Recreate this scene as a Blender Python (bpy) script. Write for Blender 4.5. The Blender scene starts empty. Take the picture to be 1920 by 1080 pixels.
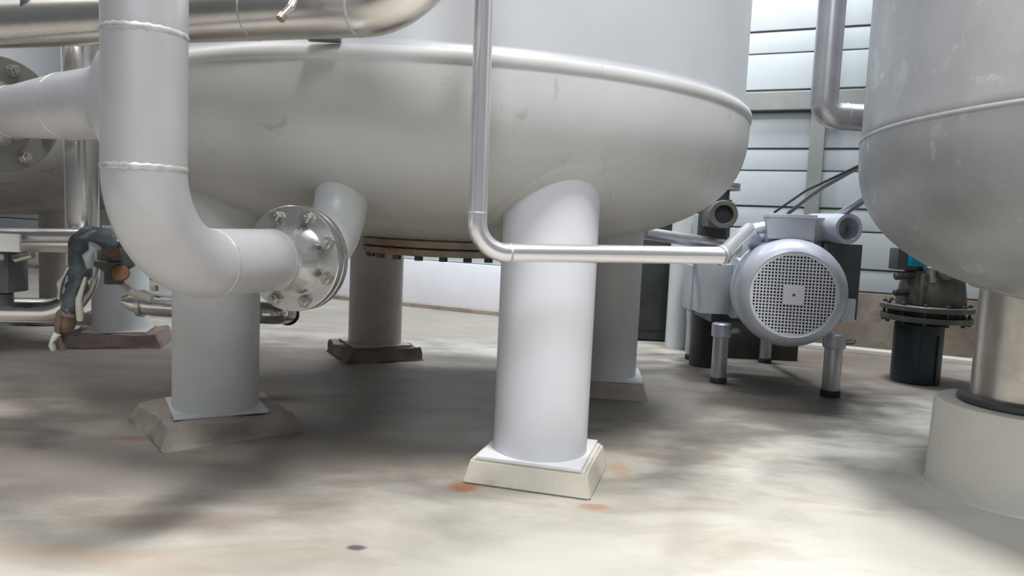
import bpy, bmesh, math, random
from mathutils import Vector, Matrix, noise
random.seed(4)
scene = bpy.context.scene
C = scene.collection

# ------------------------------------------------------------------ camera
F = 1400.0
H = 0.80
PITCH = math.radians(5.0)
ROLL = math.atan(0.045)
fwd = Vector((0, math.cos(PITCH), -math.sin(PITCH)))
r0 = Vector((1, 0, 0)); u0 = Vector((0, math.sin(PITCH), math.cos(PITCH)))
right = r0*math.cos(ROLL) + u0*math.sin(ROLL)
up = u0*math.cos(ROLL) - r0*math.sin(ROLL)
CAM = Vector((0, 0, H))
cd = bpy.data.cameras.new('camera'); cam = bpy.data.objects.new('camera', cd); C.objects.link(cam)
cd.sensor_width = 36; cd.lens = F/1920*36; cd.clip_start = 0.05
m = Matrix((right, up, -fwd)).transposed().to_4x4(); m.translation = CAM
cam.matrix_world = m
scene.camera = cam

def at(px, py, Y):
    """point seen at a photo pixel, on the vertical plane at depth Y"""
    d = fwd + right*((px-960)/F) - up*((py-540)/F)
    return CAM + d*(Y/d.y)
def on_floor(px, py, z=0.0):
    d = fwd + right*((px-960)/F) - up*((py-540)/F)
    return CAM + d*((z-H)/d.z)

# ------------------------------------------------------------------ light
w = bpy.data.worlds.new('world'); scene.world = w; w.use_nodes = True
bg = w.node_tree.nodes['Background']
bg.inputs[0].default_value = (0.86, 0.92, 1.0, 1); bg.inputs[1].default_value = 0.09
def area(name, loc, size, power, target=None, col=(1, .97, .92), sy=None):
    l = bpy.data.lights.new(name, 'AREA'); l.energy = power; l.color = col
    l.shape = 'RECTANGLE'; l.size = size; l.size_y = sy or size
    o = bpy.data.objects.new(name, l); C.objects.link(o); o.location = loc
    if target is not None:
        o.rotation_euler = (Vector(target)-Vector(loc)).to_track_quat('-Z', 'Y').to_euler()
    return o
area('hall_or_fill_lamp', (1.0, 0.4, 6.0), 1.0, 350, (0.5, 1.3, 0), col=(1, .97, .93))
area('hall_or_fill_lamp', (-0.6, -3.6, 5.6), 2.0, 170, (0, 1.6, 0.6), col=(.93, .96, 1))  # fill light added behind the camera to lift the tank front
area('hall_or_fill_lamp', (1.55, 4.4, 5.2), .8, 210, (1.55, 4.2, 0), col=(.93, .97, 1))
area('hall_or_fill_lamp', (-0.7, 5.3, 3.0), 0.6, 75, (-0.3, 6.6, 0.2), col=(.93, .96, 1))  # light added out of sight behind the tank to brighten the back wall
area('hall_or_fill_lamp', (-4.6, 2.2, 6.0), 1.4, 130, (-3.6, 2.6, 0), col=(1, .96, .9))
scene.view_settings.view_transform = 'Standard'; scene.view_settings.look = 'None'
scene.view_settings.gamma = 1; scene.view_settings.use_curve_mapping = False
scene.view_settings.exposure = 0.30

# ------------------------------------------------------------------ materials
def nodes(name):
    mt = bpy.data.materials.new(name); mt.use_nodes = True
    nt = mt.node_tree
    return mt, nt, nt.nodes['Principled BSDF']
def ramp(nt, stops):
    r = nt.nodes.new('ShaderNodeValToRGB')
    e = r.color_ramp.elements
    while len(e) < len(stops): e.new(0.5)
    for i, (p, c) in enumerate(stops):
        e[i].position = p; e[i].color = (*c, 1) if len(c) == 3 else c
    return r
def tex(nt, scale, detail=6, rough=.6, vec=None, stretch=None, dist=0):
    n = nt.nodes.new('ShaderNodeTexNoise'); n.inputs['Scale'].default_value = scale
    n.inputs['Detail'].default_value = detail; n.inputs['Roughness'].default_value = rough
    n.inputs['Distortion'].default_value = dist
    if vec is None:
        g = nt.nodes.new('ShaderNodeNewGeometry'); vec = g.outputs['Position']
    if stretch:
        mp = nt.nodes.new('ShaderNodeMapping'); mp.inputs['Scale'].default_value = stretch
        nt.links.new(vec, mp.inputs['Vector']); vec = mp.outputs[0]
    nt.links.new(vec, n.inputs['Vector'])
    return n
def mix(nt, fac, a, b):
    x = nt.nodes.new('ShaderNodeMix'); x.data_type = 'RGBA'
    for s, v in ((0, fac), (6, a), (7, b)):
        if hasattr(v, 'links') or hasattr(v, 'is_linked'): nt.links.new(v, x.inputs[s])
        elif s == 0: x.inputs[0].default_value = v
        else: x.inputs[s].default_value = (*v, 1)
    return x.outputs[2]
def bump(nt, b, h, strength, dist=.01):
    n = nt.nodes.new('ShaderNodeBump'); n.inputs['Strength'].default_value = strength
    n.inputs['Distance'].default_value = dist
    nt.links.new(h, n.inputs['Height']); nt.links.new(n.outputs[0], b.inputs['Normal'])

def mat(name, c1, c2=None, metallic=0.0, rough=.5, scale=6, stain=None, stain_lo=.6, stain_hi=.75, stain_scale=4,
        bmp=.1, stretch=None, fine=60, spec=.5):
    mt, nt, b = nodes(name)
    c2 = c2 or tuple(x*.88 for x in c1)
    n = tex(nt, scale, stretch=stretch)
    r = ramp(nt, [(.35, c1), (.65, c2)]); nt.links.new(n.outputs[0], r.inputs[0])
    col = r.outputs[0]
    if stain:
        s = tex(nt, stain_scale, 9, .68, dist=.6)
        rs = ramp(nt, [(stain_lo, (0, 0, 0)), (stain_hi, (1, 1, 1))]); nt.links.new(s.outputs[0], rs.inputs[0])
        col = mix(nt, rs.outputs[0], col, stain)
    nt.links.new(col, b.inputs['Base Color'])
    b.inputs['Metallic'].default_value = metallic
    b.inputs['Specular IOR Level'].default_value = spec
    rr = nt.nodes.new('ShaderNodeMapRange'); rr.inputs[3].default_value = rough*.8; rr.inputs[4].default_value = rough*1.25
    nt.links.new(n.outputs[0], rr.inputs[0]); nt.links.new(rr.outputs[0], b.inputs['Roughness'])
    f = tex(nt, fine, 3); bump(nt, b, f.outputs[0], bmp, .002)
    return mt

# grey paint on tank, with grime where the dish is lowest (it hangs in the damp) and on scratches
def tank_paint(name, c1, c2, grime, rim_z, bottom_z, metallic=0, rough=.45):
    mt, nt, b = nodes(name)
    n = tex(nt, 3.2, 6); r = ramp(nt, [(.32, c1), (.68, c2)]); nt.links.new(n.outputs[0], r.inputs[0])
    s = tex(nt, 9, 10, .7, dist=1.2, stretch=(1, 1, .7))
    rs = ramp(nt, [(.60, (0, 0, 0)), (.67, (1, 1, 1))]); nt.links.new(s.outputs[0], rs.inputs[0])
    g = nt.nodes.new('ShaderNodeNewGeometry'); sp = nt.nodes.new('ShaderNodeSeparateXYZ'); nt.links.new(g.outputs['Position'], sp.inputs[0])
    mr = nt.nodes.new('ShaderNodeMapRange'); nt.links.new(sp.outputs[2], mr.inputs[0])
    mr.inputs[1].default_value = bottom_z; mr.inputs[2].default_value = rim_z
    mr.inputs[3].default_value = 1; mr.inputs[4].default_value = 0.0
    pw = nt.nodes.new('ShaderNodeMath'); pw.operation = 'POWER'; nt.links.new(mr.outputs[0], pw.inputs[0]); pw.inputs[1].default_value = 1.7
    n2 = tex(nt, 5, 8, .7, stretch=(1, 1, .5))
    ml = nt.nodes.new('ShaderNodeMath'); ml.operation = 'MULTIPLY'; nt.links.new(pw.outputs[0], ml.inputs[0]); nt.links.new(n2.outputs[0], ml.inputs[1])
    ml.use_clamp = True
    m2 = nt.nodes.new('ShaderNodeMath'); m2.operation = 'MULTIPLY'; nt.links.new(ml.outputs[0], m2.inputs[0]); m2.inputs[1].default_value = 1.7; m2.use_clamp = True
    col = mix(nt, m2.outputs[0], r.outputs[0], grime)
    sf = nt.nodes.new('ShaderNodeMath'); sf.operation = 'MULTIPLY'; nt.links.new(rs.outputs[0], sf.inputs[0]); sf.inputs[1].default_value = .35
    col = mix(nt, sf.outputs[0], col, tuple(x*.8 for x in grime))
    nt.links.new(col, b.inputs['Base Color']); b.inputs['Metallic'].default_value = metallic; b.inputs['Roughness'].default_value = rough
    f = tex(nt, 2.2, 3); bump(nt, b, f.outputs[0], .25, .02)
    return mt

M = {}
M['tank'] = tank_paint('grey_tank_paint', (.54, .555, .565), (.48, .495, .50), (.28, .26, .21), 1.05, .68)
M['shell'] = mat('grey_shell_steel', (.42, .44, .47), (.38, .40, .43), 0, .38, 2, bmp=.05)
M['tank_far'] = tank_paint('dusty_tank_paint', (.48, .49, .48), (.43, .43, .41), (.12, .09, .06), 1.20, .68)
M['inox_tank'] = mat('matt_stainless', (.44, .445, .46), (.33, .335, .345), .5, .42, 2.6, bmp=.15, stain=(.62, .62, .6), stain_lo=.56, stain_hi=.72, stain_scale=8)
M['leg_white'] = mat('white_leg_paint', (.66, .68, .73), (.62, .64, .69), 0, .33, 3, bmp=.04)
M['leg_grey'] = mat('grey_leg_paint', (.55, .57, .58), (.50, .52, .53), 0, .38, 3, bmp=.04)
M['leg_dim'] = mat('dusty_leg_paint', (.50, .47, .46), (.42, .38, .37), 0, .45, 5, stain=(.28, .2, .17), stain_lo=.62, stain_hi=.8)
M['inox_leg'] = mat('worn_stainless_leg', (.72, .69, .64), (.5, .47, .43), .85, .30, 9, bmp=.25, stretch=(1, 1, .5), fine=30)
M['pipe_matt'] = mat('pickled_steel_pipe', (.55, .555, .59), (.47, .475, .50), .4, .40, 4, stain=(.36, .33, .29), stain_lo=.66, stain_hi=.8, stain_scale=6, bmp=.15)
M['pipe_bright'] = mat('polished_steel_pipe', (.80, .79, .79), (.68, .67, .66), 1, .20, 3, bmp=.05)
M['pipe_brushed'] = mat('brushed_steel_pipe', (.74, .72, .70), (.60, .57, .54), .95, .28, 3, bmp=.1, stain=(.5, .42, .34), stain_lo=.6, stain_hi=.8, stain_scale=4)
M['pipe_dim'] = mat('dull_steel_pipe', (.5, .5, .52), (.38, .38, .4), .8, .35, 4)
M['thin'] = mat('satin_steel_tube', (.82, .82, .86), (.76, .76, .80), .8, .24, 3, bmp=.03)
M['weld'] = mat('weld_bead', (.64, .64, .66), (.45, .44, .44), .5, .45, 40, bmp=.5)
M['flange'] = mat('machined_flange', (.70, .70, .69), (.56, .57, .57), .85, .26, 7, bmp=.1)
M['flange_dark'] = mat('oxidised_flange', (.24, .24, .22), (.17, .17, .15), .6, .45, 8)
M['bolt'] = mat('zinc_bolt', (.55, .54, .51), (.38, .37, .35), .9, .32, 20)
M['bolt_dark'] = mat('dark_bolt', (.09, .09, .09), (.05, .05, .05), .5, .45, 20)
M['rust'] = mat('rusty_steel', (.30, .15, .08), (.14, .08, .05), .1, .8, 12, bmp=.6)
M['grime_flange'] = mat('dirty_cover_flange', (.42, .37, .30), (.28, .24, .19), .2, .6, 9, stain=(.30, .15, .08), stain_lo=.6, stain_hi=.7, bmp=.4)
M['motor'] = mat('silver_grey_motor_paint', (.48, .51, .57), (.44, .47, .53), .25, .36, 5, bmp=.04)
M['motor_light'] = mat('light_grille_paint', (.62, .64, .70), (.58, .60, .66), .1, .4, 5, bmp=.03)
M['motor_dark'] = mat('dark_inside', (.01, .012, .017), (.006, .008, .011), 0, .7, 5)
M['box_blue'] = mat('pale_blue_grey_steel', (.40, .43, .47), (.35, .38, .42), .2, .4, 4)
M['plate_dark'] = mat('dark_grey_plate', (.10, .11, .115), (.07, .08, .08), .3, .45, 4)
M['machine'] = mat('dark_green_grey_steel', (.05, .058, .055), (.03, .033, .03), .2, .6, 4)
M['pump_black'] = mat('blue_black_casing', (.012, .022, .028), (.02, .04, .05), .2, .4, 8)
M['pump_grey'] = mat('grimy_cast_iron', (.15, .14, .12), (.08, .08, .07), .4, .5, 10, stain=(.3, .28, .1), stain_lo=.6, stain_hi=.75)
M['teal'] = mat('teal_paint', (.0, .25, .36), (.0, .2, .3), 0, .35, 6)
M['rubber'] = mat('black_rubber', (.02, .02, .02), (.03, .03, .03), 0, .7, 9)
M['plinth'] = mat('cream_plinth_paint', (.66, .64, .58), (.60, .58, .52), 0, .5, 4, stain=(.5, .45, .36), stain_lo=.6, stain_hi=.8)
M['siding'] = mat('white_sheet_siding', (.44, .475, .49), (.40, .435, .45), 0, .4, 2, bmp=.05)
M['wall_white'] = mat('white_wall_paint', (.78, .78, .82), (.72, .72, .76), 0, .5, 2)
M['wall_brown'] = mat('bare_concrete_base', (.24, .20, .16), (.15, .12, .09), 0, .8, 5, stain=(.33, .31, .28), stain_lo=.5, stain_hi=.8, bmp=.5)
M['kerb'] = mat('floor_kerb', (.36, .31, .26), (.24, .2, .16), 0, .7, 6)
M['girt'] = mat('grey_girt', (.27, .28, .27), (.22, .23, .22), .2, .5, 4)
M['brass'] = mat('worn_brass', (.55, .45, .33), (.4, .33, .25), .8, .35, 8)
M['wrap_dark'] = mat('dark_wrapping_tape', (.045, .06, .075), (.09, .11, .13), .1, .38, 22, stain=(.35, .36, .38), stain_lo=.6, stain_hi=.66, stain_scale=14, bmp=.7, fine=25)
M['wrap_rust'] = mat('rusty_wrapping', (.17, .11, .08), (.12, .09, .07), .1, .6, 18, bmp=.7)
M['label_white'] = mat('white_plate', (.75, .75, .73), (.68, .68, .66), 0, .5, 4)
M['orange_rust'] = mat('orange_rust', (.26, .12, .06), (.16, .08, .05), 0, .8, 16, bmp=.5)
M['cream_hose'] = mat('pale_hose', (.55, .53, .48), (.48, .46, .41), 0, .5, 6)

# concrete pads
def concrete(name, c1, c2, st):
    return mat(name, c1, c2, 0, .75, 7, stain=st, stain_lo=.58, stain_hi=.72, stain_scale=7, bmp=.6, fine=35)
M['pad_clean'] = concrete('painted_concrete_pad', (.60, .58, .51), (.52, .50, .43), (.45, .40, .32))
M['pad_dirty'] = concrete('broken_concrete_pad', (.34, .31, .28), (.24, .22, .19), (.16, .13, .11))
M['pad_rust'] = concrete('rust_stained_pad', (.21, .16, .135), (.15, .11, .095), (.12, .10, .08))
M['base_white'] = mat('white_base_plate', (.76, .77, .80), (.70, .71, .74), 0, .35, 5)

# floor: worn beige coating, grime, shade painted in under tank and motor, rust at pad corners
def floor_mat():
    mt, nt, b = nodes('worn_beige_floor_coating')
    g = nt.nodes.new('ShaderNodeNewGeometry'); P = g.outputs['Position']
    n = tex(nt, 1.1, 5, .5, P, stretch=(.7, 1.4, 1), dist=.8)
    r = ramp(nt, [(.3, (.40, .375, .33)), (.45, (.50, .48, .435)), (.7, (.56, .545, .505))]); nt.links.new(n.outputs[0], r.inputs[0])
    col = r.outputs[0]
    n3 = tex(nt, 2.4, 6, .6, P, stretch=(.5, 1.3, 1), dist=1)
    r3 = ramp(nt, [(.50, (0, 0, 0)), (.68, (.6, .6, .6))]); nt.links.new(n3.outputs[0], r3.inputs[0])
    col = mix(nt, r3.outputs[0], col, (.30, .25, .19))
    wn = tex(nt, 3.5, 6, .62, P, stretch=(.8, 1.3, 1), dist=.3)
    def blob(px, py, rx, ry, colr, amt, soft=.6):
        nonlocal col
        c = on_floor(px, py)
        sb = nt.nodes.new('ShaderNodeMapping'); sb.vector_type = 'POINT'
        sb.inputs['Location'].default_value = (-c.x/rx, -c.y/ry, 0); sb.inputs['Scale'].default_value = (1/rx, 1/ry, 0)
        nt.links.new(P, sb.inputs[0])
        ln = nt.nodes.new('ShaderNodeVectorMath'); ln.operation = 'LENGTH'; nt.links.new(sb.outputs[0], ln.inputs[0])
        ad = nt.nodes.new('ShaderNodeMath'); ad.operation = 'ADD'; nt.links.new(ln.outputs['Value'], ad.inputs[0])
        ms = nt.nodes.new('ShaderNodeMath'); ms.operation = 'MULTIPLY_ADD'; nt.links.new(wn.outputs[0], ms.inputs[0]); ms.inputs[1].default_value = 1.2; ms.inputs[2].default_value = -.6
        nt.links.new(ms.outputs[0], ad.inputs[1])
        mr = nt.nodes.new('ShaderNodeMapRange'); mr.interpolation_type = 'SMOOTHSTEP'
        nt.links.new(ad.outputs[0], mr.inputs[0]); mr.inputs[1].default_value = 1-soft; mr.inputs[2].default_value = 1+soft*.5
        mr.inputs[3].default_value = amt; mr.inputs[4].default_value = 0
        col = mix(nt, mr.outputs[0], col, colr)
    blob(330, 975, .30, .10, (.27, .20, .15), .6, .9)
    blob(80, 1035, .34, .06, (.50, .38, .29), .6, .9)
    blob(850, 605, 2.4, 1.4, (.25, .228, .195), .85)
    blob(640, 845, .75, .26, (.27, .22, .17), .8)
    blob(230, 860, .95, .42, (.27, .245, .22), .85)  # left foreground shadow painted into the floor colour, along with dirt
    blob(700, 735, 1.7, 1.5, (.20, .18, .16), .8)  # shade under the middle tank painted in together with grime
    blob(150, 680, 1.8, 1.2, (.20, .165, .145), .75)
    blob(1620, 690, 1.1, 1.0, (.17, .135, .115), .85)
    blob(1250, 728, .85, 1.3, (.13, .115, .10), .85)  # tank shade left of the motor painted in, with some dirt
    blob(1465, 722, .58, .95, (.09, .08, .07), .9)  # shadow under the motor painted into the floor colour, over oily dirt
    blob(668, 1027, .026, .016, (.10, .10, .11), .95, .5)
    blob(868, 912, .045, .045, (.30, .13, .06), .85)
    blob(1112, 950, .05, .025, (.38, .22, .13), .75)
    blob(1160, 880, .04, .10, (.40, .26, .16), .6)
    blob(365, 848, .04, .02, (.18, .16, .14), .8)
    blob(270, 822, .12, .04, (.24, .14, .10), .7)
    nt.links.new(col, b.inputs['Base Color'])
    rr = ramp(nt, [(.3, (.42,)*3), (.7, (.6,)*3)]); nt.links.new(n3.outputs[0], rr.inputs[0]); nt.links.new(rr.outputs[0], b.inputs['Roughness'])
    b.inputs['Specular IOR Level'].default_value = .22
    f = tex(nt, 25, 5, .6, P); bump(nt, b, f.outputs[0], .12, .004)
    return mt
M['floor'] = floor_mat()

# ------------------------------------------------------------------ mesh helpers
def V(*a): return Vector(a)
def frame(d):
    d = d.normalized(); a = V(0, 0, 1) if abs(d.z) < .9 else V(0, 1, 0)
    x = a.cross(d).normalized(); y = d.cross(x)
    return x, y, d
def revolve(bm, o, d, prof, seg=32, closed=False, x=None):
    """prof = [(radius, distance along d)]"""
    X, Y, D = frame(d)
    rings = []
    for r, h in prof:
        if r < 1e-6: rings.append([bm.verts.new(o + D*h)])
        else: rings.append([bm.verts.new(o + D*h + (X*math.cos(2*math.pi*i/seg) + Y*math.sin(2*math.pi*i/seg))*r) for i in range(seg)])
    n = len(rings)
    for k in range(n if closed else n-1):
        a, b = rings[k], rings[(k+1) % n]
        for i in range(seg):
            j = (i+1) % seg
            if len(a) == 1 and len(b) == 1: continue
            if len(a) == 1: bm.faces.new((a[0], b[j], b[i]))
            elif len(b) == 1: bm.faces.new((a[i], a[j], b[0]))
            else: bm.faces.new((a[i], a[j], b[j], b[i]))
    return bm
def cyl(bm, a, b, r, seg=28, r2=None, bev=0.0):
    d = b-a; L = d.length; r2 = r if r2 is None else r2
    if bev: pr = [(0, 0), (r-bev, 0), (r, bev), (r2, L-bev), (r2-bev, L), (0, L)]
    else: pr = [(0, 0), (r, 0), (r2, L), (0, L)]
    return revolve(bm, a, d, pr, seg)
def ringpiece(bm, a, d, ri, ro, t, seg=40, bev=.002):
    return revolve(bm, a, d, [(ri, 0), (ro-bev, 0), (ro, bev), (ro, t-bev), (ro-bev, t), (ri, t)], seg, closed=True)
def bead(bm, o, d, r, w=.009, seg=48):
    X, Y, D = frame(d); rings = []
    for i in range(seg):
        t = 2*math.pi*i/seg; e = X*math.cos(t)+Y*math.sin(t)
        ww = w*(1+.22*math.sin(t*23))
        rings.append([bm.verts.new(o + e*(r+ww*.28*math.sin(q)) + D*(ww*math.cos(q))) for q in (0, 1.05, 2.1, 3.14, 4.2, 5.25)])
    for i in range(seg):
        a, b = rings[i], rings[(i+1) % seg]
        for k in range(6): bm.faces.new((a[k], a[(k+1) % 6], b[(k+1) % 6], b[k]))
    return bm
def box(bm, c, s, rot=0.0, bev=0.0, M3=None):
    q = bmesh.new(); bmesh.ops.create_cube(q, size=1)
    bmesh.ops.scale(q, vec=s, verts=q.verts)
    if bev: bmesh.ops.bevel(q, geom=list(q.edges), offset=bev, segments=2, affect='EDGES', profile=.7)
    R = M3 if M3 is not None else Matrix.Rotation(rot, 3, 'Z')
    vm = {v: bm.verts.new(R @ v.co + Vector(c)) for v in q.verts}
    for f in q.faces: bm.faces.new([vm[v] for v in f.verts])
    q.free(); return bm
def fillet(pts, R, n=10):
    out = [pts[0]]
    for i in range(1, len(pts)-1):
        p = pts[i]; a = (pts[i-1]-p); b = (pts[i+1]-p); la, lb = a.length, b.length
        a.normalize(); b.normalize(); ang = a.angle(b)
        rr = R[i-1] if isinstance(R, (list, tuple)) else R
        t = min(rr/math.tan(ang/2), la*.95, lb*.95); rr = t*math.tan(ang/2)
        c = p + (a+b).normalized()*(rr/math.sin(ang/2))
        s, e = p+a*t-c, p+b*t-c
        tot = s.angle(e); ax = s.cross(e).normalized()
        for k in range(n+1): out.append(c + Matrix.Rotation(tot*k/n, 3, ax) @ s)
    out.append(pts[-1]); return out
def sweep(bm, path, r, seg=20, cap=True, rf=None):
    t0 = (path[1]-path[0]).normalized(); X, Y, _ = frame(t0); rings = []
    n = len(path)
    for i, p in enumerate(path):
        t = (path[min(i+1, n-1)]-path[max(i-1, 0)]).normalized()
        X = (X - t*X.dot(t)).normalized(); Y = t.cross(X)
        q = rf(i/(n-1), p) if rf else r
        rings.append([bm.verts.new(p + (X*math.cos(2*math.pi*k/seg)+Y*math.sin(2*math.pi*k/seg))*(q(k) if callable(q) else q)) for k in range(seg)])
    for a, b in zip(rings, rings[1:]):
        for k in range(seg): bm.faces.new((a[k], a[(k+1) % seg], b[(k+1) % seg], b[k]))
    if cap:
        bm.faces.new(list(reversed(rings[0]))); bm.faces.new(rings[-1])
    return bm
def hollow(bm, a, b, ro, ri, seg=32, depth=None):
    """open pipe end at a, wall thickness shown"""
    L = (b-a).length; depth = depth or L*.8
    return revolve(bm, a, b-a, [(0, depth), (ri, depth), (ri, .002), (ri+.002, 0), (ro-.002, 0), (ro, .002), (ro, L), (0, L)], seg)

def obj(name, bm, m_, parent=None, smooth=38, kind=None):
    bmesh.ops.remove_doubles(bm, verts=bm.verts, dist=1e-6)
    bmesh.ops.recalc_face_normals(bm, faces=bm.faces)
    if parent is not None:
        off = parent.matrix_world.translation if parent.parent is None else parent.parent.location + parent.location
        off = Vector(parent['origin']) if 'origin' in parent else off
        bmesh.ops.translate(bm, vec=-Vector(off), verts=bm.verts)
    me = bpy.data.meshes.new(name); bm.to_mesh(me); bm.free()
    me.materials.append(M[m_] if isinstance(m_, str) else m_)
    if smooth:
        for p in me.polygons: p.use_smooth = True
        me.set_sharp_from_angle(angle=math.radians(smooth))
    o = bpy.data.objects.new(name, me); C.objects.link(o)
    if parent is not None: o.parent = parent
    if kind: o['kind'] = kind
    return o
ROOTS = {}
class _O:  pass
def thing(name, label, cat, loc=(0, 0, 0), group=None):
    o = bpy.data.objects.new(name, None); C.objects.link(o); o.location = loc; o.empty_display_size = .1
    o['label'] = label; o['category'] = cat
    if group: o['group'] = group
    return o
def part(name, bm, m_, root, parent=None, smooth=38, kind=None, label=None):
    """part in world coordinates; root is the thing's Empty, parent a part of it (sub-part)"""
    bmesh.ops.remove_doubles(bm, verts=bm.verts, dist=1e-6)
    bmesh.ops.recalc_face_normals(bm, faces=bm.faces)
    bmesh.ops.translate(bm, vec=-root.location, verts=bm.verts)
    me = bpy.data.meshes.new(name); bm.to_mesh(me); bm.free(); me.materials.append(M[m_])
    if smooth:
        for p in me.polygons: p.use_smooth = True
        me.set_sharp_from_angle(angle=math.radians(smooth))
    o = bpy.data.objects.new(name, me); C.objects.link(o); o.parent = parent or root
    if kind: o['kind'] = kind
    if label: o['label'] = label
    return o
def struct(name, bm, m_, parent=None, smooth=None):
    o = obj(name, bm, m_, parent, smooth)
    if parent is None: o['kind'] = 'structure'
    return o
def tag(o, label, cat, group=None):
    o['label'] = label; o['category'] = cat
    if group: o['group'] = group
    return o
def hexbolt(bm, o, d, r, h, rod=None):
    revolve(bm, o, d, [(0, 0), (r, 0), (r, h*.85), (r*.86, h), (0, h)], 6)
    if rod: cyl(bm, o, o+d.normalized()*rod, r*.5, 10)
    return bm

# ------------------------------------------------------------------ structure
bm = bmesh.new(); s = 9.0
bmesh.ops.create_grid(bm, x_segments=2, y_segments=2, size=s)
bmesh.ops.translate(bm, vec=(0, 1.5, 0), verts=bm.verts)
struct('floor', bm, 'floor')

YAW = math.radians(24.6)
WU = V(math.cos(YAW), -math.sin(YAW), 0); WN = V(-math.sin(YAW), -math.cos(YAW), 0)
W0 = V(0, 6.44, 0)
WR = Matrix.Rotation(-YAW, 3, 'Z')
def wallbox(u0_, u1_, z0, z1, n0, n1, bev=0, bm=None):
    bm = bm or bmesh.new()
    c = W0 + WU*((u0_+u1_)/2) + WN*((n0+n1)/2) + V(0, 0, (z0+z1)/2)
    return box(bm, c, (u1_-u0_, abs(n1-n0), z1-z0), M3=WR, bev=bev)
wall = obj('wall_back', wallbox(-8, 7, 0, 5.6, -.25, -.03), 'girt', None, None); wall['kind'] = 'structure'
z = .425; i = 0
while z < 5.4:
    h = .265 if i % 2 else .160
    p = wallbox(-8, 7, z, z+h-.012, -.04, 0.0 if i % 2 else -.008, bev=.006)
    o = obj('siding_panel', p, 'siding', wall, 30)
    z += h; i += 1
obj('base_panel', wallbox(.9, 7, 0, .415, -.04, .03, bev=.006), 'wall_brown', wall, 30)
obj('base_panel', wallbox(-8, .9, 0, .42, -.04, .03, bev=.006), 'wall_white', wall, 30)
struct('trim_1', wallbox(-8, .9, 0, .035, .03, .13, bev=.005), 'kerb')
struct('trim_2', wallbox(.9, 7, 0, .03, .03, .16, bev=.005), 'plinth')
struct('trim_3', wallbox(-1, 7, 1.70, 1.83, -.02, .07, bev=.006), 'girt')
pp = at(1529, 300, 5.42)
uu = (pp-W0).dot(WU)
struct('trim_4', wallbox(uu-.05, uu+.05, 0.1, 5.3, -.02, .055, bev=.006), 'girt')

# ------------------------------------------------------------------ tanks
def dish_z(r, R, d, rim, n=2.5):
    q = min(r/R, 1); return rim - d*(1-q**n)**(1/n)
def make_tank(name, label, cx, cy, R, rim, d, legs, leg_d, leg_base, mats, leg_mats, n=2.8, group=None, shell_dr=.024, lip=.010, band=.026, top=4.2):
    root = thing(name, label, 'tank', (cx, cy, 0), group)
    o = V(cx, cy, 0); Z = V(0, 0, 1)
    # dish
    pr = [(0, rim-d)]
    for k in range(1, 41):
        a = k/40*math.pi/2; r = R*math.sin(a)
        pr.append((r, dish_z(r, R, d, rim, n)))
    pr += [(R, rim+band), (R-.03, rim+band+.006)]
    dish = part('dished_bottom', revolve(bmesh.new(), o, Z, pr, 128), mats[0], root)
    Rs = R-shell_dr
    sh = revolve(bmesh.new(), o, Z, [(R-.004, rim+band), (Rs+.004, rim+band+.016), (Rs, rim+band+.03), (Rs, top-.3), (Rs*.8, top-.05), (0, top)], 128)
    part('shell', sh, mats[1], root)
    # lip: rolled edge around the joint
    q = []
    for k in range(10):
        a = 2*math.pi*k/10; q.append((R-.004+lip*math.cos(a), rim+band*.5+(lip*1.0+band*.4)*math.sin(a)))
    part('rim_lip', revolve(bmesh.new(), o, Z, q, 128, closed=True), mats[0], root)
    for i_, (lx, ly) in enumerate(legs):
        rr = math.hypot(lx-cx, ly-cy)
        zt = dish_z(min(rr, R*.9), R, d, rim, n)+.10
        lb = leg_base[i_] if isinstance(leg_base, (list, tuple)) else leg_base
        L = cyl(bmesh.new(), V(lx, ly, lb), V(lx, ly, zt), leg_d/2, 48)
        lo = part('leg', L, leg_mats[i_], root)
        # reinforcing saddle that hugs the dish
        b2 = bmesh.new(); rings = []
        for rad, off in ((leg_d/2-.01, .004), (leg_d/2+.030, .004), (leg_d/2+.034, .001), (leg_d/2+.036, -.01)):
            rg = []
            for k in range(40):
                a = 2*math.pi*k/40; x = lx+rad*math.cos(a); y = ly+rad*math.sin(a)
                r_ = math.hypot(x-cx, y-cy)
                if r_ > R*.975: f_ = R*.975/r_; x = cx+(x-cx)*f_; y = cy+(y-cy)*f_; r_ = R*.975
                rg.append(b2.verts.new((x, y, dish_z(r_, R, d, rim, n)-off)))
            rings.append(rg)
        for a_, b_ in zip(rings, rings[1:]):
            for k in range(40): b2.faces.new((a_[k], a_[(k+1) % 40], b_[(k+1) % 40], b_[k]))
        part('reinforcing_pad', b2, mats[0], root)
    return root

R1 = 1.242
RIM1 = 1.218
LEGD = .30
PADH = .075
def leg_at(px, py, z=PADH+.012):
    p = on_floor(px, py, z); return (p.x, p.y)
# front, left, rear, right-rear (positions of the column axes on the pad tops)
L_front = (0.112, 2.345); L_left = (-1.075, 2.71); L_rear = (-.775, 4.25); L_rr = (.475, 3.63)
t1 = make_tank('process_tank', 'big light grey round-bottomed tank on four columns in the middle', -.31, 3.25, R1, RIM1, .505,
     [L_front, L_left, L_rear, L_rr], LEGD, PADH+.01, ('tank', 'shell'), ('leg_white', 'leg_grey', 'leg_dim', 'leg_grey'))
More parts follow.
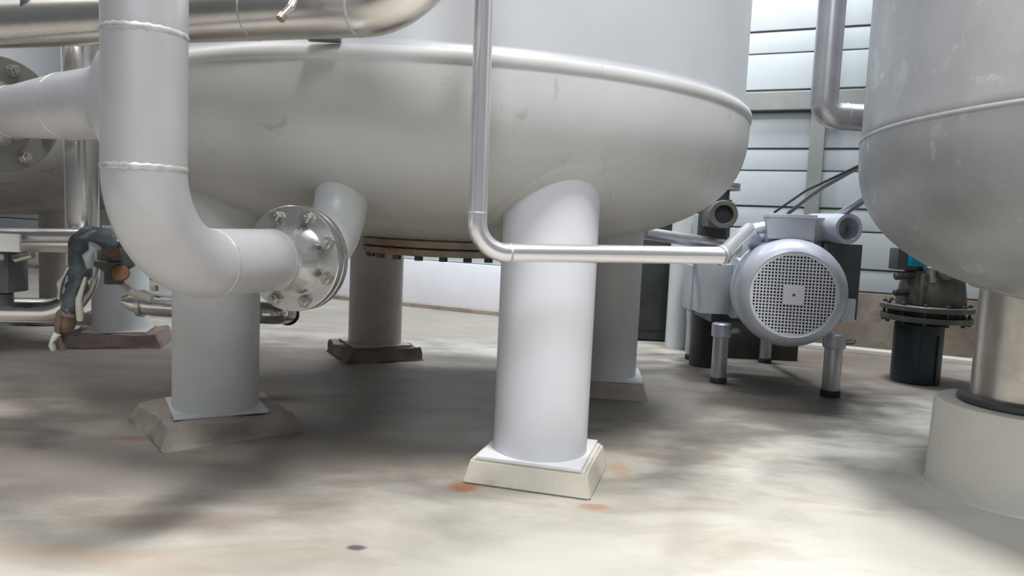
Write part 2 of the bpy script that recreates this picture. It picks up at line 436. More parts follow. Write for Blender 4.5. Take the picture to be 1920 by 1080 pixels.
# faint outline of welded doubler + cover flange underneath
o = V(-.31, 3.25, 0); Z = V(0, 0, 1)
part('manway_neck', cyl(bmesh.new(), o+Z*.675, o+Z*.76, .30, 64), 'grime_flange', t1)
fl = part('manway_flange', revolve(bmesh.new(), o+Z*.685, Z, [(0, 0), (.335, 0), (.34, .004), (.34, .026), (.335, .03), (.0, .03)], 72), 'grime_flange', t1)
cv = part('manway_cover', revolve(bmesh.new(), o+Z*.652, Z, [(0, 0), (.335, 0), (.34, .004), (.34, .024), (.335, .028), (.0, .028)], 72), 'grime_flange', t1)
for k in range(20):
    a = 2*math.pi*(k+.35)/20; p = o + V(math.cos(a)*.312, math.sin(a)*.312, .634)
    b2 = bmesh.new(); hexbolt(b2, p, Z, .017, .018)
    hexbolt(b2, p+Z*.081, Z, .017, .018)
    cyl(b2, p, p+Z*.11, .009, 8)
    part('bolt', b2, 'bolt_dark', t1, cv, 30)
# small rusted lug on the shell above the rim
lp = at(608, 72, 2.01)
part('lug', box(bmesh.new(), lp, (.085, .03, .016), bev=.003), 'plate_dark', t1)

t2 = make_tank('process_tank', 'dusty grey tank partly hidden behind the flanged pipe at far left', -3.1, 3.95, R1, RIM1, .505,
     [(-2.68, 3.1), (-3.85, 3.38), (-3.02, 5.02), (-2.28, 4.33)], LEGD, PADH+.01, ('tank_far', 'shell'), ('leg_dim', 'leg_dim', 'leg_dim', 'leg_grey'))

# right tank in matt stainless on cream round plinths
R3 = 1.276; c3 = V(2.37, 2.16, 0)
leg3 = [(1.655, 2.36), (2.66, 2.98), (3.2, 1.9), (2.2, 1.38)]
leg3 = [leg3[0]] + [(c3.x + (leg3[0][0]-c3.x)*math.cos(a)-(leg3[0][1]-c3.y)*math.sin(a), c3.y + (leg3[0][0]-c3.x)*math.sin(a)+(leg3[0][1]-c3.y)*math.cos(a)) for a in (math.radians(-120), math.radians(120))]
t3 = make_tank('stainless_tank', 'dull stainless steel round-bottomed tank at right edge on cream plinths', c3.x, c3.y, R3, 1.128, .56,
     leg3, .30, .305, ('inox_tank', 'inox_tank'), ('inox_leg',)*3, n=2.7, shell_dr=.004, lip=.007, band=.006)
for i_, (x, y) in enumerate(leg3):
    part('base_ring', revolve(bmesh.new(), V(x, y, .29), Z, [(0, 0), (.18, 0), (.185, .005), (.185, .02), (.175, .025), (0, .025)], 48), 'plate_dark', t3)
    lab = ['cream painted round plinth under the stainless tank at right edge', 'cream round plinth under the far leg of the stainless tank', 'cream round plinth under the right leg of the stainless tank'][i_]
    b2 = revolve(bmesh.new(), V(x, y, 0), Z, [(0, 0), (.262, 0), (.256, .01), (.25, .28), (.244, .289), (0, .289)], 64)
    tag(obj('round_plinth', b2, 'plinth'), lab, 'plinth')

# concrete pads and base plates ------------------------------------------------
def pad(label, x, y, sx, sy, rot, h, m_, rough_=0, plate=None, plate_s=None, plate_rot=None, seed=0, poff=(0, 0)):
    b2 = bmesh.new(); q = bmesh.new(); bmesh.ops.create_cube(q, size=1)
    bmesh.ops.subdivide_edges(q, edges=list(q.edges), cuts=7 if rough_ else 1, use_grid_fill=True)
    for v in q.verts:
        tp = v.co.z+.5
        k = 1 + (.10*(1-tp) if not rough_ else .12*(1-tp))
        v.co = V(v.co.x*sx*k, v.co.y*sy*k, tp*h)
        if rough_ and tp > .02:
            nz = noise.noise_vector(v.co*9+V(seed, 0, 0))*rough_
            if tp > .95: nz.z = min(nz.z, 0)*.3 if math.hypot(v.co.x, v.co.y) < .17 else -abs(nz.z)*.8
            v.co += nz
            v.co.z = max(v.co.z, .004)
    if not rough_: bmesh.ops.bevel(q, geom=[e for e in q.edges if e.calc_face_angle(0) > .5], offset=.006, segments=2, affect='EDGES')
    R_ = Matrix.Rotation(rot, 3, 'Z')
    for v in q.verts: v.co = R_ @ v.co + V(x+poff[0], y+poff[1], 0)
    root = thing('concrete_pad', label, 'pad', (x, y, 0))
    part('block', q, m_, root)
    b2.free()
    if plate:
        part('base_plate', box(bmesh.new(), V(x, y, h+.005), (plate_s, plate_s, .010), rot=plate_rot if plate_rot is not None else rot, bev=.002), plate, root, smooth=30)
    return root
pr_ = math.radians(-15)
pad('square painted concrete pad with white plate under the white front column', *L_front, .36, .33, pr_, PADH, 'pad_clean', 0, 'base_white', .325, pr_)
pad('crumbling grey concrete pad under the left column of the middle tank', *L_left, .43, .41, math.radians(40), PADH, 'pad_dirty', .026, 'leg_grey', .315, math.radians(30), 3)
pad('dark rust-stained pad under the rear column behind the cover flange', *L_rear, .40, .38, math.radians(28), PADH, 'pad_rust', .03, 'leg_dim', .33, math.radians(28), 8)
pad('concrete pad in shadow under the column right behind the white one', *L_rr, .36, .36, math.radians(-6), PADH, 'pad_dirty', .01, 'leg_grey', .35, math.radians(-6), 12)
pad('rust-stained pad under the far left column behind the hanging hose', -2.28, 4.33, .46, .42, math.radians(15), PADH, 'pad_rust', .034, 'leg_dim', .33, math.radians(15), 15)
pad('pad under the farthest column of the dusty left tank', -3.02, 5.02, .42, .42, math.radians(20), PADH, 'pad_rust', .034, 'leg_dim', .33, math.radians(15), 19)
pad('pad under the near column of the dusty left tank outside the view', -2.68, 3.1, .42, .42, math.radians(15), PADH, 'pad_rust', .034, 'leg_dim', .33, math.radians(15), 23)
pad('pad under the outermost column of the dusty left tank', -3.85, 3.38, .42, .42, math.radians(15), PADH, 'pad_rust', .034, 'leg_dim', .33, math.radians(15), 27)

# ------------------------------------------------------------------ nozzle on tank 1 and the big flanged pipe
fdir = V(.33, .944, 0).normalized()
PZ = .677; PR = .079
vx, vy = -.742, 1.50
vtop = V(vx, vy, 2.6)
fc = at(546, 488, 2.0); fc = V(fc.x, fc.y, PZ)
fdir = (V(fc.x, fc.y, 0)-V(vx, vy, 0)).normalized()
def flange(root, c, d, R, ri, t, m_, nb=8, bc=None, br=.017, off=.2, bolt_m='bolt', bolt_side=-1, name='flange', bh=.016, parent=None):
    """c centre of the face toward the camera side; d points away from it"""
    b2 = ringpiece(bmesh.new(), c, d, ri, R, t, 64)
    f = part(name, b2, m_, root)
    X, Y, D = frame(d); bc = bc or R*.8
    for k in range(nb):
        a = 2*math.pi*(k+off)/nb; p = c + (X*math.cos(a)+Y*math.sin(a))*bc
        q = bmesh.new()
        ringpiece(q, p, -D, br*.4, br*1.18, .003, 20, .0005)
        hexbolt(q, p-D*.003, -D, br, bh)
        cyl(q, p-D*(.003+bh), p-D*(.009+bh), br*.5, 12)
        part('bolt', q, bolt_m, root, f, 30)
    return f
pipe = thing('flanged_pipe', 'thick matt steel pipe with elbow and bolted flange in left foreground', 'pipe', (vx, vy, 0))
path = fillet([vtop, V(vx, vy, PZ), fc - fdir*.085], .20, 24)
part('riser_pipe', sweep(bmesh.new(), path, PR, 48), 'pipe_matt', pipe)
# weld neck: pipe narrows slightly then cone to flange
part('flange_neck', revolve(bmesh.new(), fc-fdir*.087, fdir, [(PR, 0), (PR+.002, .02), (PR+.018, .055), (PR+.020, .09)], 48), 'flange', pipe)
flange(pipe, fc, fdir, .1425, PR-.01, .024, 'flange', 8, .120, .0155, .5)
part('gasket', ringpiece(bmesh.new(), fc+fdir*.024, fdir, PR-.01, .128, .004, 48, .0005), 'rubber', pipe)
for zz, s_ in ((1.135, 1), (.875, 1)):
    part('weld_bead', bead(bmesh.new(), V(vx, vy, zz), Z, PR, .006), 'weld', pipe)
part('weld_bead', bead(bmesh.new(), fc-fdir*.092, fdir, PR, .005), 'weld', pipe)
part('weld_bead', bead(bmesh.new(), V(vx, vy, PZ)+fdir*.20, fdir, PR, .004), 'weld', pipe)
# tee branch to the left
bz = 1.012
be = at(-2, 198, 1.88); bdir = (V(be.x, be.y, bz)-V(vx, vy, bz)).normalized()
bl = (V(be.x, be.y, bz)-V(vx, vy, bz)).length
o_ = V(vx, vy, bz)
tpath = [o_+bdir*q for q in [.03, .05, .06, .07, .078, .086, .095, .105, .12, .14, .17, bl*.46, bl*.6, bl*.86, bl-.03]]
def tee_r(t, p):
    q = (p-o_).length
    base = .073 if q <= bl*.47 else max(.060, .073-(q-bl*.46)/(bl*.4)*.012)
    fl_ = .045*math.exp(-max(q-.079, 0)/.022)
    return lambda k: base + fl_*abs(math.sin(2*math.pi*k/48))**3
part('tee_branch', sweep(bmesh.new(), tpath, .07, 48, rf=tee_r), 'pipe_matt', pipe, smooth=60)
part('weld_bead', bead(bmesh.new(), o_+bdir*(bl*.46), bdir, .073, .005), 'weld', pipe)
part('weld_bead', bead(bmesh.new(), o_+bdir*(bl*.86), bdir, .062, .006), 'weld', pipe)
part('flange_neck', revolve(bmesh.new(), o_+bdir*(bl-.035), bdir, [(.060, 0), (.075, .02), (.082, .04)], 48), 'flange', pipe)
fd = bdir
flange(pipe, o_+bdir*bl, fd, .142, .055, .022, 'flange_dark', 8, .115, .013, .35)
tl = thing('side_pipe', 'dark flange and short pipe bolted to the far left branch', 'pipe', tuple(o_+bdir*(bl+.026)))
flange(tl, o_+bdir*(bl+.024), fd, .142, .055, .022, 'flange_dark', 0)
part('pipe_run', cyl(bmesh.new(), o_+bdir*(bl+.03), o_+bdir*(bl+1.2), .060, 32), 'pipe_dim', tl)

# nozzle (belongs to the tank)
nf = fc + fdir*.028
npath = fillet([nf+fdir*.02, nf+fdir*.235, nf+fdir*.235+Z*.45], .205, 20)
nz = part('nozzle', sweep(bmesh.new(), npath, PR, 40), 'leg_grey', t1)
part('nozzle_flange', ringpiece(bmesh.new(), nf, fdir, PR-.01, .1425, .024, 64), 'flange', t1)

# ------------------------------------------------------------------ top horizontal stainless pipe
tr = .066
a0 = at(-260, 47, 2.32); a1 = at(0, 46, 2.2); a2 = at(640, 16, 1.80)
dirp = (a2-a1).normalized(); dirp.z = 0; dirp.normalize()
zt_ = (a1.z+a2.z)/2
A = V(a1.x, a1.y, a1.z) - (a2-a1)*.8; B = a2 + (a2-a1).normalized()*.26
hp = thing('overhead_pipe', 'bright stainless pipe crossing behind the riser and bending upwards', 'pipe', tuple(a2))
part('pipe_run', sweep(bmesh.new(), fillet([A, B, B+V(.03, -.02, 1.4)], .20, 20), tr, 40), 'pipe_brushed', hp)
dd = (a2-a1).normalized()
wp = at(678, 20, 1.79)
part('weld_bead', bead(bmesh.new(), a1+dd*((wp-a1).dot(dd)), dd, tr, .004), 'weld', hp)
part('weld_bead', bead(bmesh.new(), a1+dd*((at(470, 20, 1.87)-a1).dot(dd)), dd, tr, .003), 'weld', hp)
# bent drain cock in front
hk = [at(556, -40, 1.70), at(555, -8, 1.70), at(545, 14, 1.68), at(527, 33, 1.66)]
part('drain_tube', sweep(bmesh.new(), fillet(hk, .03, 5), .0085, 14), 'pipe_bright', hp)
part('drain_tip', cyl(bmesh.new(), at(531, 28, 1.662), at(525, 36, 1.656), .0098, 14), 'brass', hp)
part('clamp', box(bmesh.new(), at(51, 14, 2.10), (.022, .03, .042), bev=.004), 'plate_dark', hp)

# ------------------------------------------------------------------ thin tube bending under the tank
tt = thing('thin_tube', 'thin satin steel tube running down and across the white column', 'pipe', tuple(at(900, 400, 2.1)))
q0 = at(909, -60, 1.90); q1 = at(893, 473, 1.90); q2 = at(1352, 479, 2.08)
tp_ = fillet([q0, q1, q2], .078, 14)
part('tube', sweep(bmesh.new(), tp_, .0243, 28), 'thin', tt)
part('tube_elbow', sweep(bmesh.new(), fillet([q2-(q2-q1).normalized()*.02, q2+V(.01, .02, 0), at(1404, 428, 3.3)], .05, 6), .0243, 24), 'thin', tt)
part('weld_bead', bead(bmesh.new(), q1+(q2-q1).normalized()*.09, (q2-q1), .0243, .003), 'weld', tt)
part('weld_bead', bead(bmesh.new(), q1+(q0-q1).normalized()*.10, (q0-q1), .0243, .0025), 'weld', tt)
part('weld_bead', bead(bmesh.new(), q2, (q2-q1).normalized()+V(.3, .6, .2), .0275, .004), 'weld', tt)

# ------------------------------------------------------------------ pipe into the right tank
vp = thing('tank_inlet_pipe', 'vertical steel pipe with tight elbow entering the right stainless tank', 'pipe', tuple(at(1541, 215, 3.0)))
e1 = at(1543, 217, 3.0); e0 = at(1556, -80, 3.0); e2 = V(e1.x+.42, e1.y, e1.z-.005)
part('pipe_run', sweep(bmesh.new(), fillet([V(e1.x+.005, e0.y, e0.z+1.2), e1, e2], .062, 12), .052, 32), 'pipe_dim', vp)
part('weld_bead', bead(bmesh.new(), e1+V(.09, 0, 0), V(1, 0, 0), .052, .003), 'weld', vp)

# ------------------------------------------------------------------ pump and motor
mc = at(1488, 553, 3.45)
mx, mz = mc.x, mc.z
pm = thing('pump_motor', 'grey electric pump motor with round mesh fan cover on steel legs', 'pump', (mx, 3.9, 0))
ax = V(.20, 1, 0).normalized(); side = V(1, -.20, 0).normalized()
mo = V(mx, 3.45, mz)
GR = .192
part('fan_cowl', revolve(bmesh.new(), mo, ax, [(GR, .006), (GR, 0), (GR+.008, -.004), (.218, .006), (.238, .028), (.251, .06), (.258, .11), (.259, .30), (.255, .305), (.249, .305), (.245, .12), (GR, .02)], 72, closed=True), 'motor', pm)
# grille lattice: real bars
b2 = bmesh.new(); pitch = .0152; nn = int(GR/pitch)+1
Xs = side; Zs = V(0, 0, 1)
def bar(bm, a, b, wv, tv):
    vs = [bm.verts.new(p) for p in (a-wv, a+wv, b+wv, b-wv, a-wv+tv, a+wv+tv, b+wv+tv, b-wv+tv)]
    for f in ((0, 1, 2, 3), (7, 6, 5, 4), (0, 4, 5, 1), (2, 6, 7, 3), (1, 5, 6, 2), (3, 7, 4, 0)): bm.faces.new([vs[i] for i in f])
for k in range(-nn, nn+1):
    q = k*pitch
    if abs(q) >= GR: continue
    L = math.sqrt(GR*GR-q*q)
    bar(b2, mo+Xs*q-Zs*L, mo+Xs*q+Zs*L, Xs*.0029, ax*.003)
    bar(b2, mo+Zs*q-Xs*L+ax*.001, mo+Zs*q+Xs*L+ax*.001, Zs*.0029, ax*.003)
part('fan_grille', b2, 'motor_light', pm, smooth=None, kind='stuff')
part('grille_ring', ringpiece(bmesh.new(), mo-ax*.002, ax, GR-.006, GR+.003, .006, 64, .001), 'motor_light', pm)
Rm = Matrix((side, ax, V(0, 0, 1))).transposed()
hub = part('centre_plate', box(bmesh.new(), mo-ax*.004, (.092, .006, .092), M3=Rm, bev=.0015), 'motor_light', pm, smooth=30)
part('screw', hexbolt(bmesh.new(), mo-ax*.007, -ax, .007, .005), 'bolt_dark', pm, hub, 30)
part('fan_recess', revolve(bmesh.new(), mo+ax*.035, ax, [(0, 0), (.236, 0), (.236, .01), (0, .01)], 48), 'motor_dark', pm)
# motor body with fins
part('motor_body', cyl(bmesh.new(), mo+ax*.20, mo+ax*.56, .208, 48), 'motor', pm)
b2 = bmesh.new()
for k in range(44):
    a = 2*math.pi*k/44; e = Xs*math.cos(a)+Zs*math.sin(a); tg = (-Xs*math.sin(a)+Zs*math.cos(a))*.003
    a_ = mo+ax*.22+e*.203; b_ = mo+ax*.54+e*.203
    vs = [b2.verts.new(p) for p in (a_-tg, a_+tg, b_+tg, b_-tg, a_-tg+e*.034, a_+tg+e*.034, b_+tg+e*.034, b_-tg+e*.034)]
    for f in ((0, 3, 2, 1), (4, 5, 6, 7), (0, 1, 5, 4), (2, 3, 7, 6), (1, 2, 6, 5), (3, 0, 4, 7)): b2.faces.new([vs[i] for i in f])
part('cooling_fin', b2, 'motor', pm, smooth=None, kind='stuff')
part('end_shield', revolve(bmesh.new(), mo+ax*.54, ax, [(0, 0), (.235, 0), (.24, .005), (.24, .035), (.21, .05), (0, .05)], 48), 'motor', pm)
part('pump_head', revolve(bmesh.new(), mo+ax*.60, ax, [(0, 0), (.15, 0), (.15, .06), (.225, .07), (.23, .075), (.23, .15), (.2, .17), (0, .17)], 48), 'pipe_dim', pm)
for s_ in (-1, 1):
    part('clamp_bolt', hexbolt(bmesh.new(), mo+ax*.535+Xs*(.225*s_*.9)+Zs*.11, -ax, .013, .02), 'bolt', pm, smooth=30)
# terminal box
tbc = at(1481, 428, 3.68)
tb = part('terminal_box', box(bmesh.new(), V(tbc.x, 3.70, tbc.z), (.215, .20, .11), M3=Rm, bev=.010), 'motor', pm)
part('box_lid', box(bmesh.new(), V(tbc.x, 3.70, tbc.z+.058), (.225, .21, .018), M3=Rm, bev=.004), 'motor_light', pm, tb)
part('box_neck', box(bmesh.new(), V(tbc.x, 3.72, tbc.z-.075), (.20, .15, .05), M3=Rm, bev=.004), 'motor', pm)
# left shoulder: cable gland and lifting eye
part('cable_gland', cyl(bmesh.new(), at(1437, 425, 3.72), at(1405, 432, 3.74), .028, 20, bev=.004), 'motor', pm)
part('lifting_eye', bead(bmesh.new(), at(1418, 428, 3.85), V(.2, 1, 0), .028, .012, 24), 'flange', pm)
# valve body left of motor shoulder
part('elbow_fitting', sweep(bmesh.new(), fillet([at(1375, 462, 3.55), at(1398, 440, 3.7), at(1432, 470, 3.9)], .06, 8), .045, 20), 'motor', pm)
part('side_flange', ringpiece(bmesh.new(), at(1375, 540, 3.92), V(1, .05, 0), .03, .16, .03, 40), 'motor', pm)
# frame: side panels and legs
def panel(px0, px1, py0, py1, Y, depth, m_, name):
    a = at(px0, py0, Y); b = at(px1, py1, Y); c = (a+b)/2
    return part(name, box(bmesh.new(), V(c.x, Y+depth/2, c.z), (abs(b.x-a.x), depth, abs(b.z-a.z)), bev=.006), m_, pm, smooth=30)
panel(1318, 1368, 494, 590, 3.96, .22, 'box_blue', 'frame_side')
panel(1299, 1322, 498, 584, 4.15, .2, 'box_blue', 'frame_side')
panel(1552, 1606, 456, 600, 3.80, .05, 'plate_dark', 'side_plate')
panel(1580, 1602, 560, 606, 3.76, .03, 'motor_light', 'bracket')
lc = at(1352, 600, 4.0)
b2 = bmesh.new(); box(b2, V(1.37, 4.12, .335), (.56, .06, .05), bev=.004); box(b2, V(1.11, 4.3, .335), (.05, .56, .05), bev=.004); box(b2, V(1.62, 4.2, .335), (.05, .8, .05), bev=.004)
part('frame_rail', b2, 'plate_dark', pm, smooth=30)
for px, py, ptop, r_ in ((1346, 717, 596, .040), (1556, 742, 617, .043), (1422, 668, 630, .036), (1292, 672, 600, .036)):
    f_ = on_floor(px, py); x, y = f_.x, f_.y
    if ptop > 625 or px < 1300:
        y = 4.62; x = 1.14 if px < 1300 else 1.60
    g = part('leg', cyl(bmesh.new(), V(x, y, .03), V(x, y, .30), r_, 28, bev=.003), 'pipe_dim', pm)
    part('foot', cyl(bmesh.new(), V(x, y, .0), V(x, y, .032), r_*1.12, 28, bev=.004), 'rubber', pm, g)
    part('leg_clamp', cyl(bmesh.new(), V(x, y, .245), V(x, y, .32), r_*1.28, 20, bev=.006), 'motor', pm, g)
    part('clamp_knob', cyl(bmesh.new(), V(x+r_, y-.02, .28), V(x+r_+.04, y-.05, .29), .016, 12, bev=.003), 'bolt', pm, g)
part('dark_backing_box', box(bmesh.new(), V(1.53, 4.86, .19), (.62, .3, .38), bev=.01), 'machine', pm, smooth=30)  # dark box added to stand in for the black shade behind the legs
# open square-ended tube at upper right of motor
ra = at(1592, 429, 3.72); rb = ra + V(-.06, .30, .0)
part('beam', box(bmesh.new(), V(ra.x-.10, ra.y+.16, ra.z+.002), (.26, .12, .10), bev=.012), 'pipe_dim', pm)
part('open_tube', hollow(bmesh.new(), ra, rb, .076, .056, 36), 'motor', pm)
part('tube_bracket', box(bmesh.new(), ra+V(0, .2, -.085), (.14, .1, .04), bev=.005), 'plate_dark', pm)

# valve stack upper left of motor
vs_ = thing('pipe_stub', 'dark valve stack with flange and open round port behind the motor', 'valve', (at(1357, 402, 4.2).x, 4.2, 0))
pc = at(1357, 402, 4.2)
part('body', cyl(bmesh.new(), V(pc.x, 4.42, 0), V(pc.x, 4.42, pc.z+.15), .085, 28), 'machine', vs_)
part('port_block', box(bmesh.new(), V(pc.x, 4.32, pc.z), (.155, .16, .15), bev=.03), 'pump_grey', vs_)
part('open_port', hollow(bmesh.new(), V(pc.x, 4.19, pc.z), V(pc.x, 4.33, pc.z), .078, .052, 36, depth=.12), 'pump_grey', vs_)
part('port_shade_plug', cyl(bmesh.new(), V(pc.x, 4.215, pc.z), V(pc.x, 4.32, pc.z), .0515, 32), 'motor_dark', vs_)  # near-black plug stands in for the shade inside the open port
fl_ = at(1368, 348, 4.3)
b2 = ringpiece(bmesh.new(), V(fl_.x, 4.42, fl_.z-.022), Z, .03, .095, .02, 40); ringpiece(b2, V(fl_.x, 4.42, fl_.z), Z, .03, .095, .02, 40)
part('flange', b2, 'pipe_dim', vs_)
part('stem', revolve(bmesh.new(), V(fl_.x-.01, 4.42, fl_.z+.02), Z, [(0, 0), (.05, 0), (.042, .04), (.028, .06), (.022, .2), (0, .2)], 28), 'brass', vs_)
part('flange_bolt', hexbolt(bmesh.new(), V(fl_.x-.055, 4.36, fl_.z-.045), Z, .012, .085), 'bolt', vs_, smooth=30)

# pipes and posts between column and motor
ps = on_floor(1268, 652)
tag(obj('steel_post', cyl(bmesh.new(), V(ps.x, ps.y, 0), V(ps.x, ps.y, 1.25), .078, 28), 'leg_grey'), 'dim grey round post standing behind the thin tube beside the motor', 'post')
tag(obj('steel_post', cyl(bmesh.new(), V(at(1313, 420, 4.9).x, 4.9, 0), V(at(1313, 420, 4.9).x, 4.9, at(1313, 402, 4.9).z), .045, 24, bev=.004), 'box_blue'), 'short pale capped post just left of the open round port', 'post')
cb = thing('dark_cabinet', 'dark steel cabinet in shadow behind the posts', 'cabinet', (1.16, 5.45, 0))
part('body', box(bmesh.new(), V(1.16, 5.45, .52), (.72, .32, 1.02), bev=.008), 'machine', cb, smooth=30)
part('door', box(bmesh.new(), V(1.16, 5.285, .54), (.66, .014, .92), bev=.004), 'machine', cb, smooth=30)
part('plinth_base', box(bmesh.new(), V(1.16, 5.45, .02), (.68, .28, .04), bev=.004), 'rubber', cb, smooth=30)
dp = thing('grey_branch_pipe', 'dull grey pipe end sloping behind the thin tube left of the motor', 'pipe', tuple(at(1210, 437, 4.1)))
part('pipe_run', cyl(bmesh.new(), at(1207, 437, 4.1), at(1356, 459, 4.35), .034, 24, bev=.004), 'pipe_dim', dp)

# braces / cables up to the tank
def cable(label, pts, r, m_, name='cable'):
    o2 = obj(name, sweep(bmesh.new(), pts, r, 12), m_); tag(o2, label, 'cable'); return o2
cable('thin dark cable slanting from the terminal box up to the right tank', [at(1452, 398, 3.9), at(1512, 357, 3.7), at(1612, 310, 3.3), at(1622, 305, 3.25)], .006, 'rubber')
cable('thicker dark cable crossing just below the thin one', [at(1478, 400, 4.0), at(1520, 368, 3.8), at(1545, 350, 3.7), at(1612, 312, 3.38), at(1624, 306, 3.3)], .010, 'plate_dark')
tag(obj('brace', cyl(bmesh.new(), at(1560, 412, 3.95), at(1660, 348, 3.3), .020, 16), 'pipe_dim'), 'dull steel brace running from the motor frame to the right tank', 'brace')

# ------------------------------------------------------------------ dark vertical pump at right rear
gp = on_floor(1732, 722); gx, gy = gp.x, gp.y+.10
gpn = thing('sump_pump', 'blue-black vertical pump with wide flange behind the stainless leg', 'pump', (gx, gy, 0))
def zz_(py, Y=gy): return at(1740, py, Y).z
part('barrel', cyl(bmesh.new(), V(gx, gy, 0), V(gx, gy, zz_(606)), .128, 40, bev=.006), 'pump_black', gpn)
for a in (-1.9, -1.2): 
    e = V(math.cos(a), math.sin(a), 0)
    part('rib', box(bmesh.new(), V(gx, gy, .15)+e*.13, (.012, .012, .26), rot=a, bev=.002), 'pump_black', gpn)
zf = zz_(600)
f1 = part('lower_flange', ringpiece(bmesh.new(), V(gx+.03, gy, zf), Z, .05, .235, .028, 48), 'pump_grey', gpn)
part('gap_ring', cyl(bmesh.new(), V(gx+.03, gy, zf+.028), V(gx+.03, gy, zf+.06), .19, 40), 'pump_black', gpn)
f2 = part('upper_flange', cyl(bmesh.new(), V(gx+.03, gy, zf+.058), V(gx+.03, gy, zf+.088), .24, 48, bev=.004), 'pump_grey', gpn)
for k in range(12):
    a = 2*math.pi*k/12; p = V(gx+.03+math.cos(a)*.213, gy+math.sin(a)*.213, zf-.016)
    q = bmesh.new(); hexbolt(q, p, Z, .013, .016); cyl(q, p, p+Z*.12, .007, 8); hexbolt(q, p+Z*.104, Z, .013, .014)
    part('bolt', q, 'bolt_dark', gpn, f2, 30)
part('pump_casing', revolve(bmesh.new(), V(gx+.05, gy, zf+.088), Z, [(0, 0), (.175, 0), (.18, .01), (.165, .12), (.15, .19), (.10, .21), (0, .21)], 40), 'pump_grey', gpn)
part('casing_rib', box(bmesh.new(), V(gx-.07, gy-.12, zf+.18), (.02, .05, .17), bev=.004), 'pump_grey', gpn)
# control head with teal cap
tc = at(1706, 486, 4.2)
ch = part('control_box', box(bmesh.new(), V(tc.x-.02, gy-.02, tc.z), (.15, .10, .12), bev=.008), 'plate_dark', gpn)
part('teal_cover', box(bmesh.new(), V(tc.x+.005, gy-.085, tc.z+.005), (.095, .05, .085), bev=.010), 'teal', gpn, ch)
part('side_arm', cyl(bmesh.new(), at(1678, 518, gy-.05), at(1740, 512, gy-.05), .022, 16, bev=.003), 'pump_grey', gpn)
part('side_arm', cyl(bmesh.new(), at(1676, 549, gy-.05), at(1740, 545, gy-.05), .018, 16, bev=.003), 'bolt_dark', gpn)
part('round_boss', cyl(bmesh.new(), at(1775, 512, gy-.19), at(1775, 512, gy-.05), .04, 24, bev=.006), 'pump_grey', gpn)
part('coupling', cyl(bmesh.new(), at(1747, 500, gy-.12), at(1747, 530, gy-.12), .03, 20, bev=.003), 'pipe_dim', gpn)

# ------------------------------------------------------------------ left cluster
# vertical stainless pipe behind the tee
lv = thing('drop_pipe', 'upright stainless pipe behind the branch flange at left', 'pipe', (at(148, 400, 2.5).x, 2.5, 0))
lx = at(148, 400, 2.5).x
dpp = fillet([V(lx, 2.5, 1.7), V(lx+.015, 2.5, at(150, 583, 2.5).z), at(-160, 578, 2.5)], .13, 18)
part('pipe_run', sweep(bmesh.new(), dpp, .056, 32, rf=lambda t, p: .056 if p.z > .62 else (.042 if p.z < .50 else .042+.014*(p.z-.50)/.12)), 'pipe_bright', lv)
# horizontal grey pipe pair
g1 = thing('grey_pipe', 'dull grey horizontal pipe crossing at the far left', 'pipe', tuple(at(60, 437, 2.35)))
part('pipe_run', cyl(bmesh.new(), at(-150, 440, 2.35), at(196, 443, 2.35), .023, 24), 'pipe_dim', g1)
part('end_fitting', cyl(bmesh.new(), at(192, 443, 2.35), at(236, 443, 2.37), .036, 24, bev=.004), 'wrap_dark', g1)
g2 = thing('beige_pipe', 'beige stained pipe just below the grey horizontal one', 'pipe', tuple(at(60, 464, 2.38)))
part('pipe_run', cyl(bmesh.new(), at(-150, 458, 2.4), at(150, 465, 2.4), .016, 20), 'cream_hose', g2)
tag(obj('label_plate', box(bmesh.new(), at(12, 455, 2.31), (.088, .012, .056), bev=.003), 'label_white'), 'blank white plate fixed on the grey pipe at the left edge', 'plate')
vb = thing('valve_block', 'dark grey valve block under the white plate at the left edge', 'valve', tuple(at(12, 512, 2.42)))
part('body', box(bmesh.new(), at(8, 508, 2.42), (.095, .10, .135), bev=.008), 'plate_dark', vb)
part('flange', cyl(bmesh.new(), at(6, 474, 2.42), at(6, 486, 2.42), .062, 32, bev=.003), 'pipe_dim', vb)
part('stem', cyl(bmesh.new(), at(6, 550, 2.42), at(6, 572, 2.42), .03, 20), 'plate_dark', vb)
part('handle', cyl(bmesh.new(), at(30, 487, 2.38), at(62, 478, 2.36), .011, 14, bev=.002), 'bolt', vb)
# wrapped hose
hs = thing('wrapped_hose', 'ragged dark taped hose hanging down from the grey pipe at left', 'hose', tuple(at(140, 540, 2.28)))
hp_ = fillet([at(215, 452, 2.34), at(148, 436, 2.26), at(152, 520, 2.24), at(128, 585, 2.24), at(116, 640, 2.26)], [.045, .3, .3], 7)
hp2 = []
for a_, b_ in zip(hp_, hp_[1:]):
    k = max(1, int((b_-a_).length/.012))
    hp2 += [a_.lerp(b_, j/k) for j in range(k)]
hp2.append(hp_[-1])
def hr(t, p):
    base = .030 if t < .5 else .030-.019*(t-.5)/.5
    ns = [base*(1+.45*noise.noise(p*38+V(k*.7, k, 0))) for k in range(16)]
    return lambda k: ns[k]
part('hose', sweep(bmesh.new(), hp2, .03, 16, rf=hr), 'wrap_dark', hs, smooth=60)
b_i = int(len(hp2)*.70); part('rusty_wrap', sweep(bmesh.new(), hp2[b_i:b_i+7], .03, 16, rf=lambda t, p: .027*(1+.12*math.sin(p.z*300))), 'wrap_rust', hs, smooth=60)
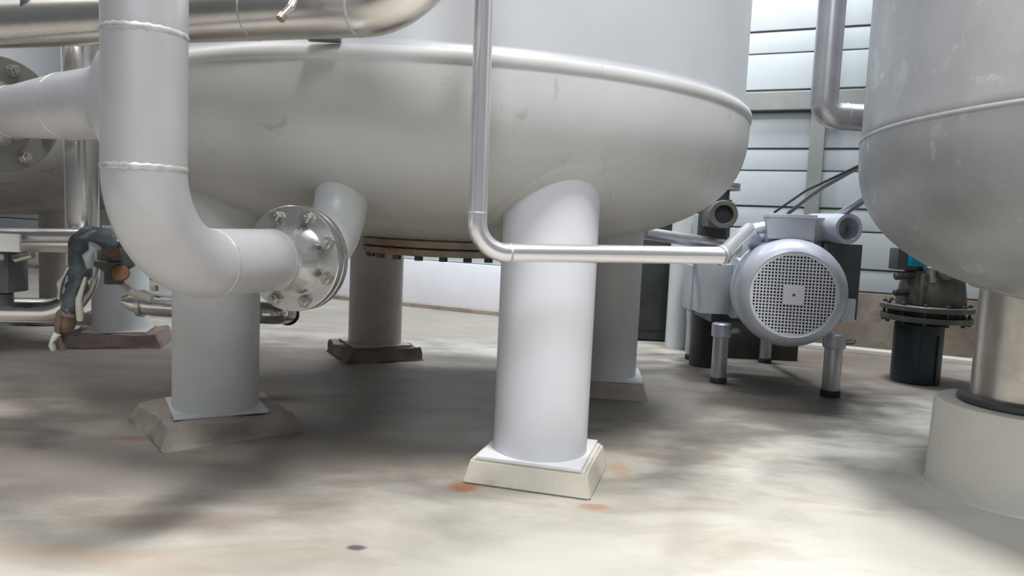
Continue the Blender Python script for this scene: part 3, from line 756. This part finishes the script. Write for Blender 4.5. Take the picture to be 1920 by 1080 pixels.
for (x0, y0, x1, y1, mm, rr) in ((128, 500, 112, 560, 'pipe_dim', .008), (160, 520, 150, 600, 'cream_hose', .008), (112, 585, 118, 655, 'wrap_rust', .009), (108, 625, 100, 655, 'label_white', .008), (178, 460, 168, 500, 'box_blue', .014)):
    a_ = at(x0, y0, 2.22); b_ = at(x1, y1, 2.24); md = (a_+b_)/2 + V(-.006, -.01, 0)
    part('loose_strip', sweep(bmesh.new(), [a_, a_.lerp(md, .5), md, md.lerp(b_, .5), b_], rr, 7, rf=lambda t, p, rr=rr: rr*(1+.4*math.sin(p.z*160))), mm, hs, smooth=60)
# rusty handwheel and pale hose loop behind the elbow
hw = thing('rusty_valve', 'rusted valve with orange corrosion tucked behind the big elbow', 'valve', tuple(at(212, 470, 2.5)))
part('body', revolve(bmesh.new(), at(214, 430, 2.46), V(0, 0, -1), [(0, 0), (.012, 0), (.05, .06), (.05, .10), (.062, .105), (.062, .12), (.03, .14), (.03, .18), (0, .18)], 28), 'plate_dark', hw)
part('rusted_nut', cyl(bmesh.new(), at(207, 466, 2.38), at(210, 466, 2.46), .026, 16, bev=.004), 'orange_rust', hw)
part('rusted_nut', cyl(bmesh.new(), at(226, 512, 2.40), at(228, 512, 2.47), .026, 16, bev=.004), 'orange_rust', hw)
ph = [at(188, 480, 2.52), at(196, 500, 2.52), at(215, 525, 2.52), at(245, 548, 2.52), at(285, 560, 2.52)]
tag(obj('pale_hose', sweep(bmesh.new(), fillet(ph, .1, 4), .014, 14), 'cream_hose'), 'pale thin hose curving along behind the big elbow', 'hose')
# shiny pipe behind the left column
sp_ = thing('low_clamped_pipe', 'shiny low pipe with a clamp ring passing behind the left column', 'pipe', tuple(at(300, 570, 3.05)))
s0 = at(228, 563, 3.05); s1 = at(292, 572, 3.05); s2 = at(540, 590, 3.12)
part('nose', revolve(bmesh.new(), s0, (s1-s0), [(0, 0), (.018, .004), (.040, .05), (.046, .09)], 28), 'pipe_bright', sp_)
part('pipe_run', sweep(bmesh.new(), fillet([s0+(s1-s0)*.5, s1, at(515, 588, 3.1), at(545, 588, 3.5)], .06, 8), .046, 28), 'pipe_bright', sp_)
part('clamp_ring', ringpiece(bmesh.new(), at(262, 568, 3.05), (s1-s0), .044, .056, .022, 36), 'flange', sp_)
part('clamp_nut', hexbolt(bmesh.new(), at(290, 545, 3.03), Z, .016, .02), 'bolt', sp_, smooth=30)
part('black_end', cyl(bmesh.new(), at(540, 590, 3.4), at(541, 590, 3.6), .05, 24, bev=.004), 'rubber', sp_)
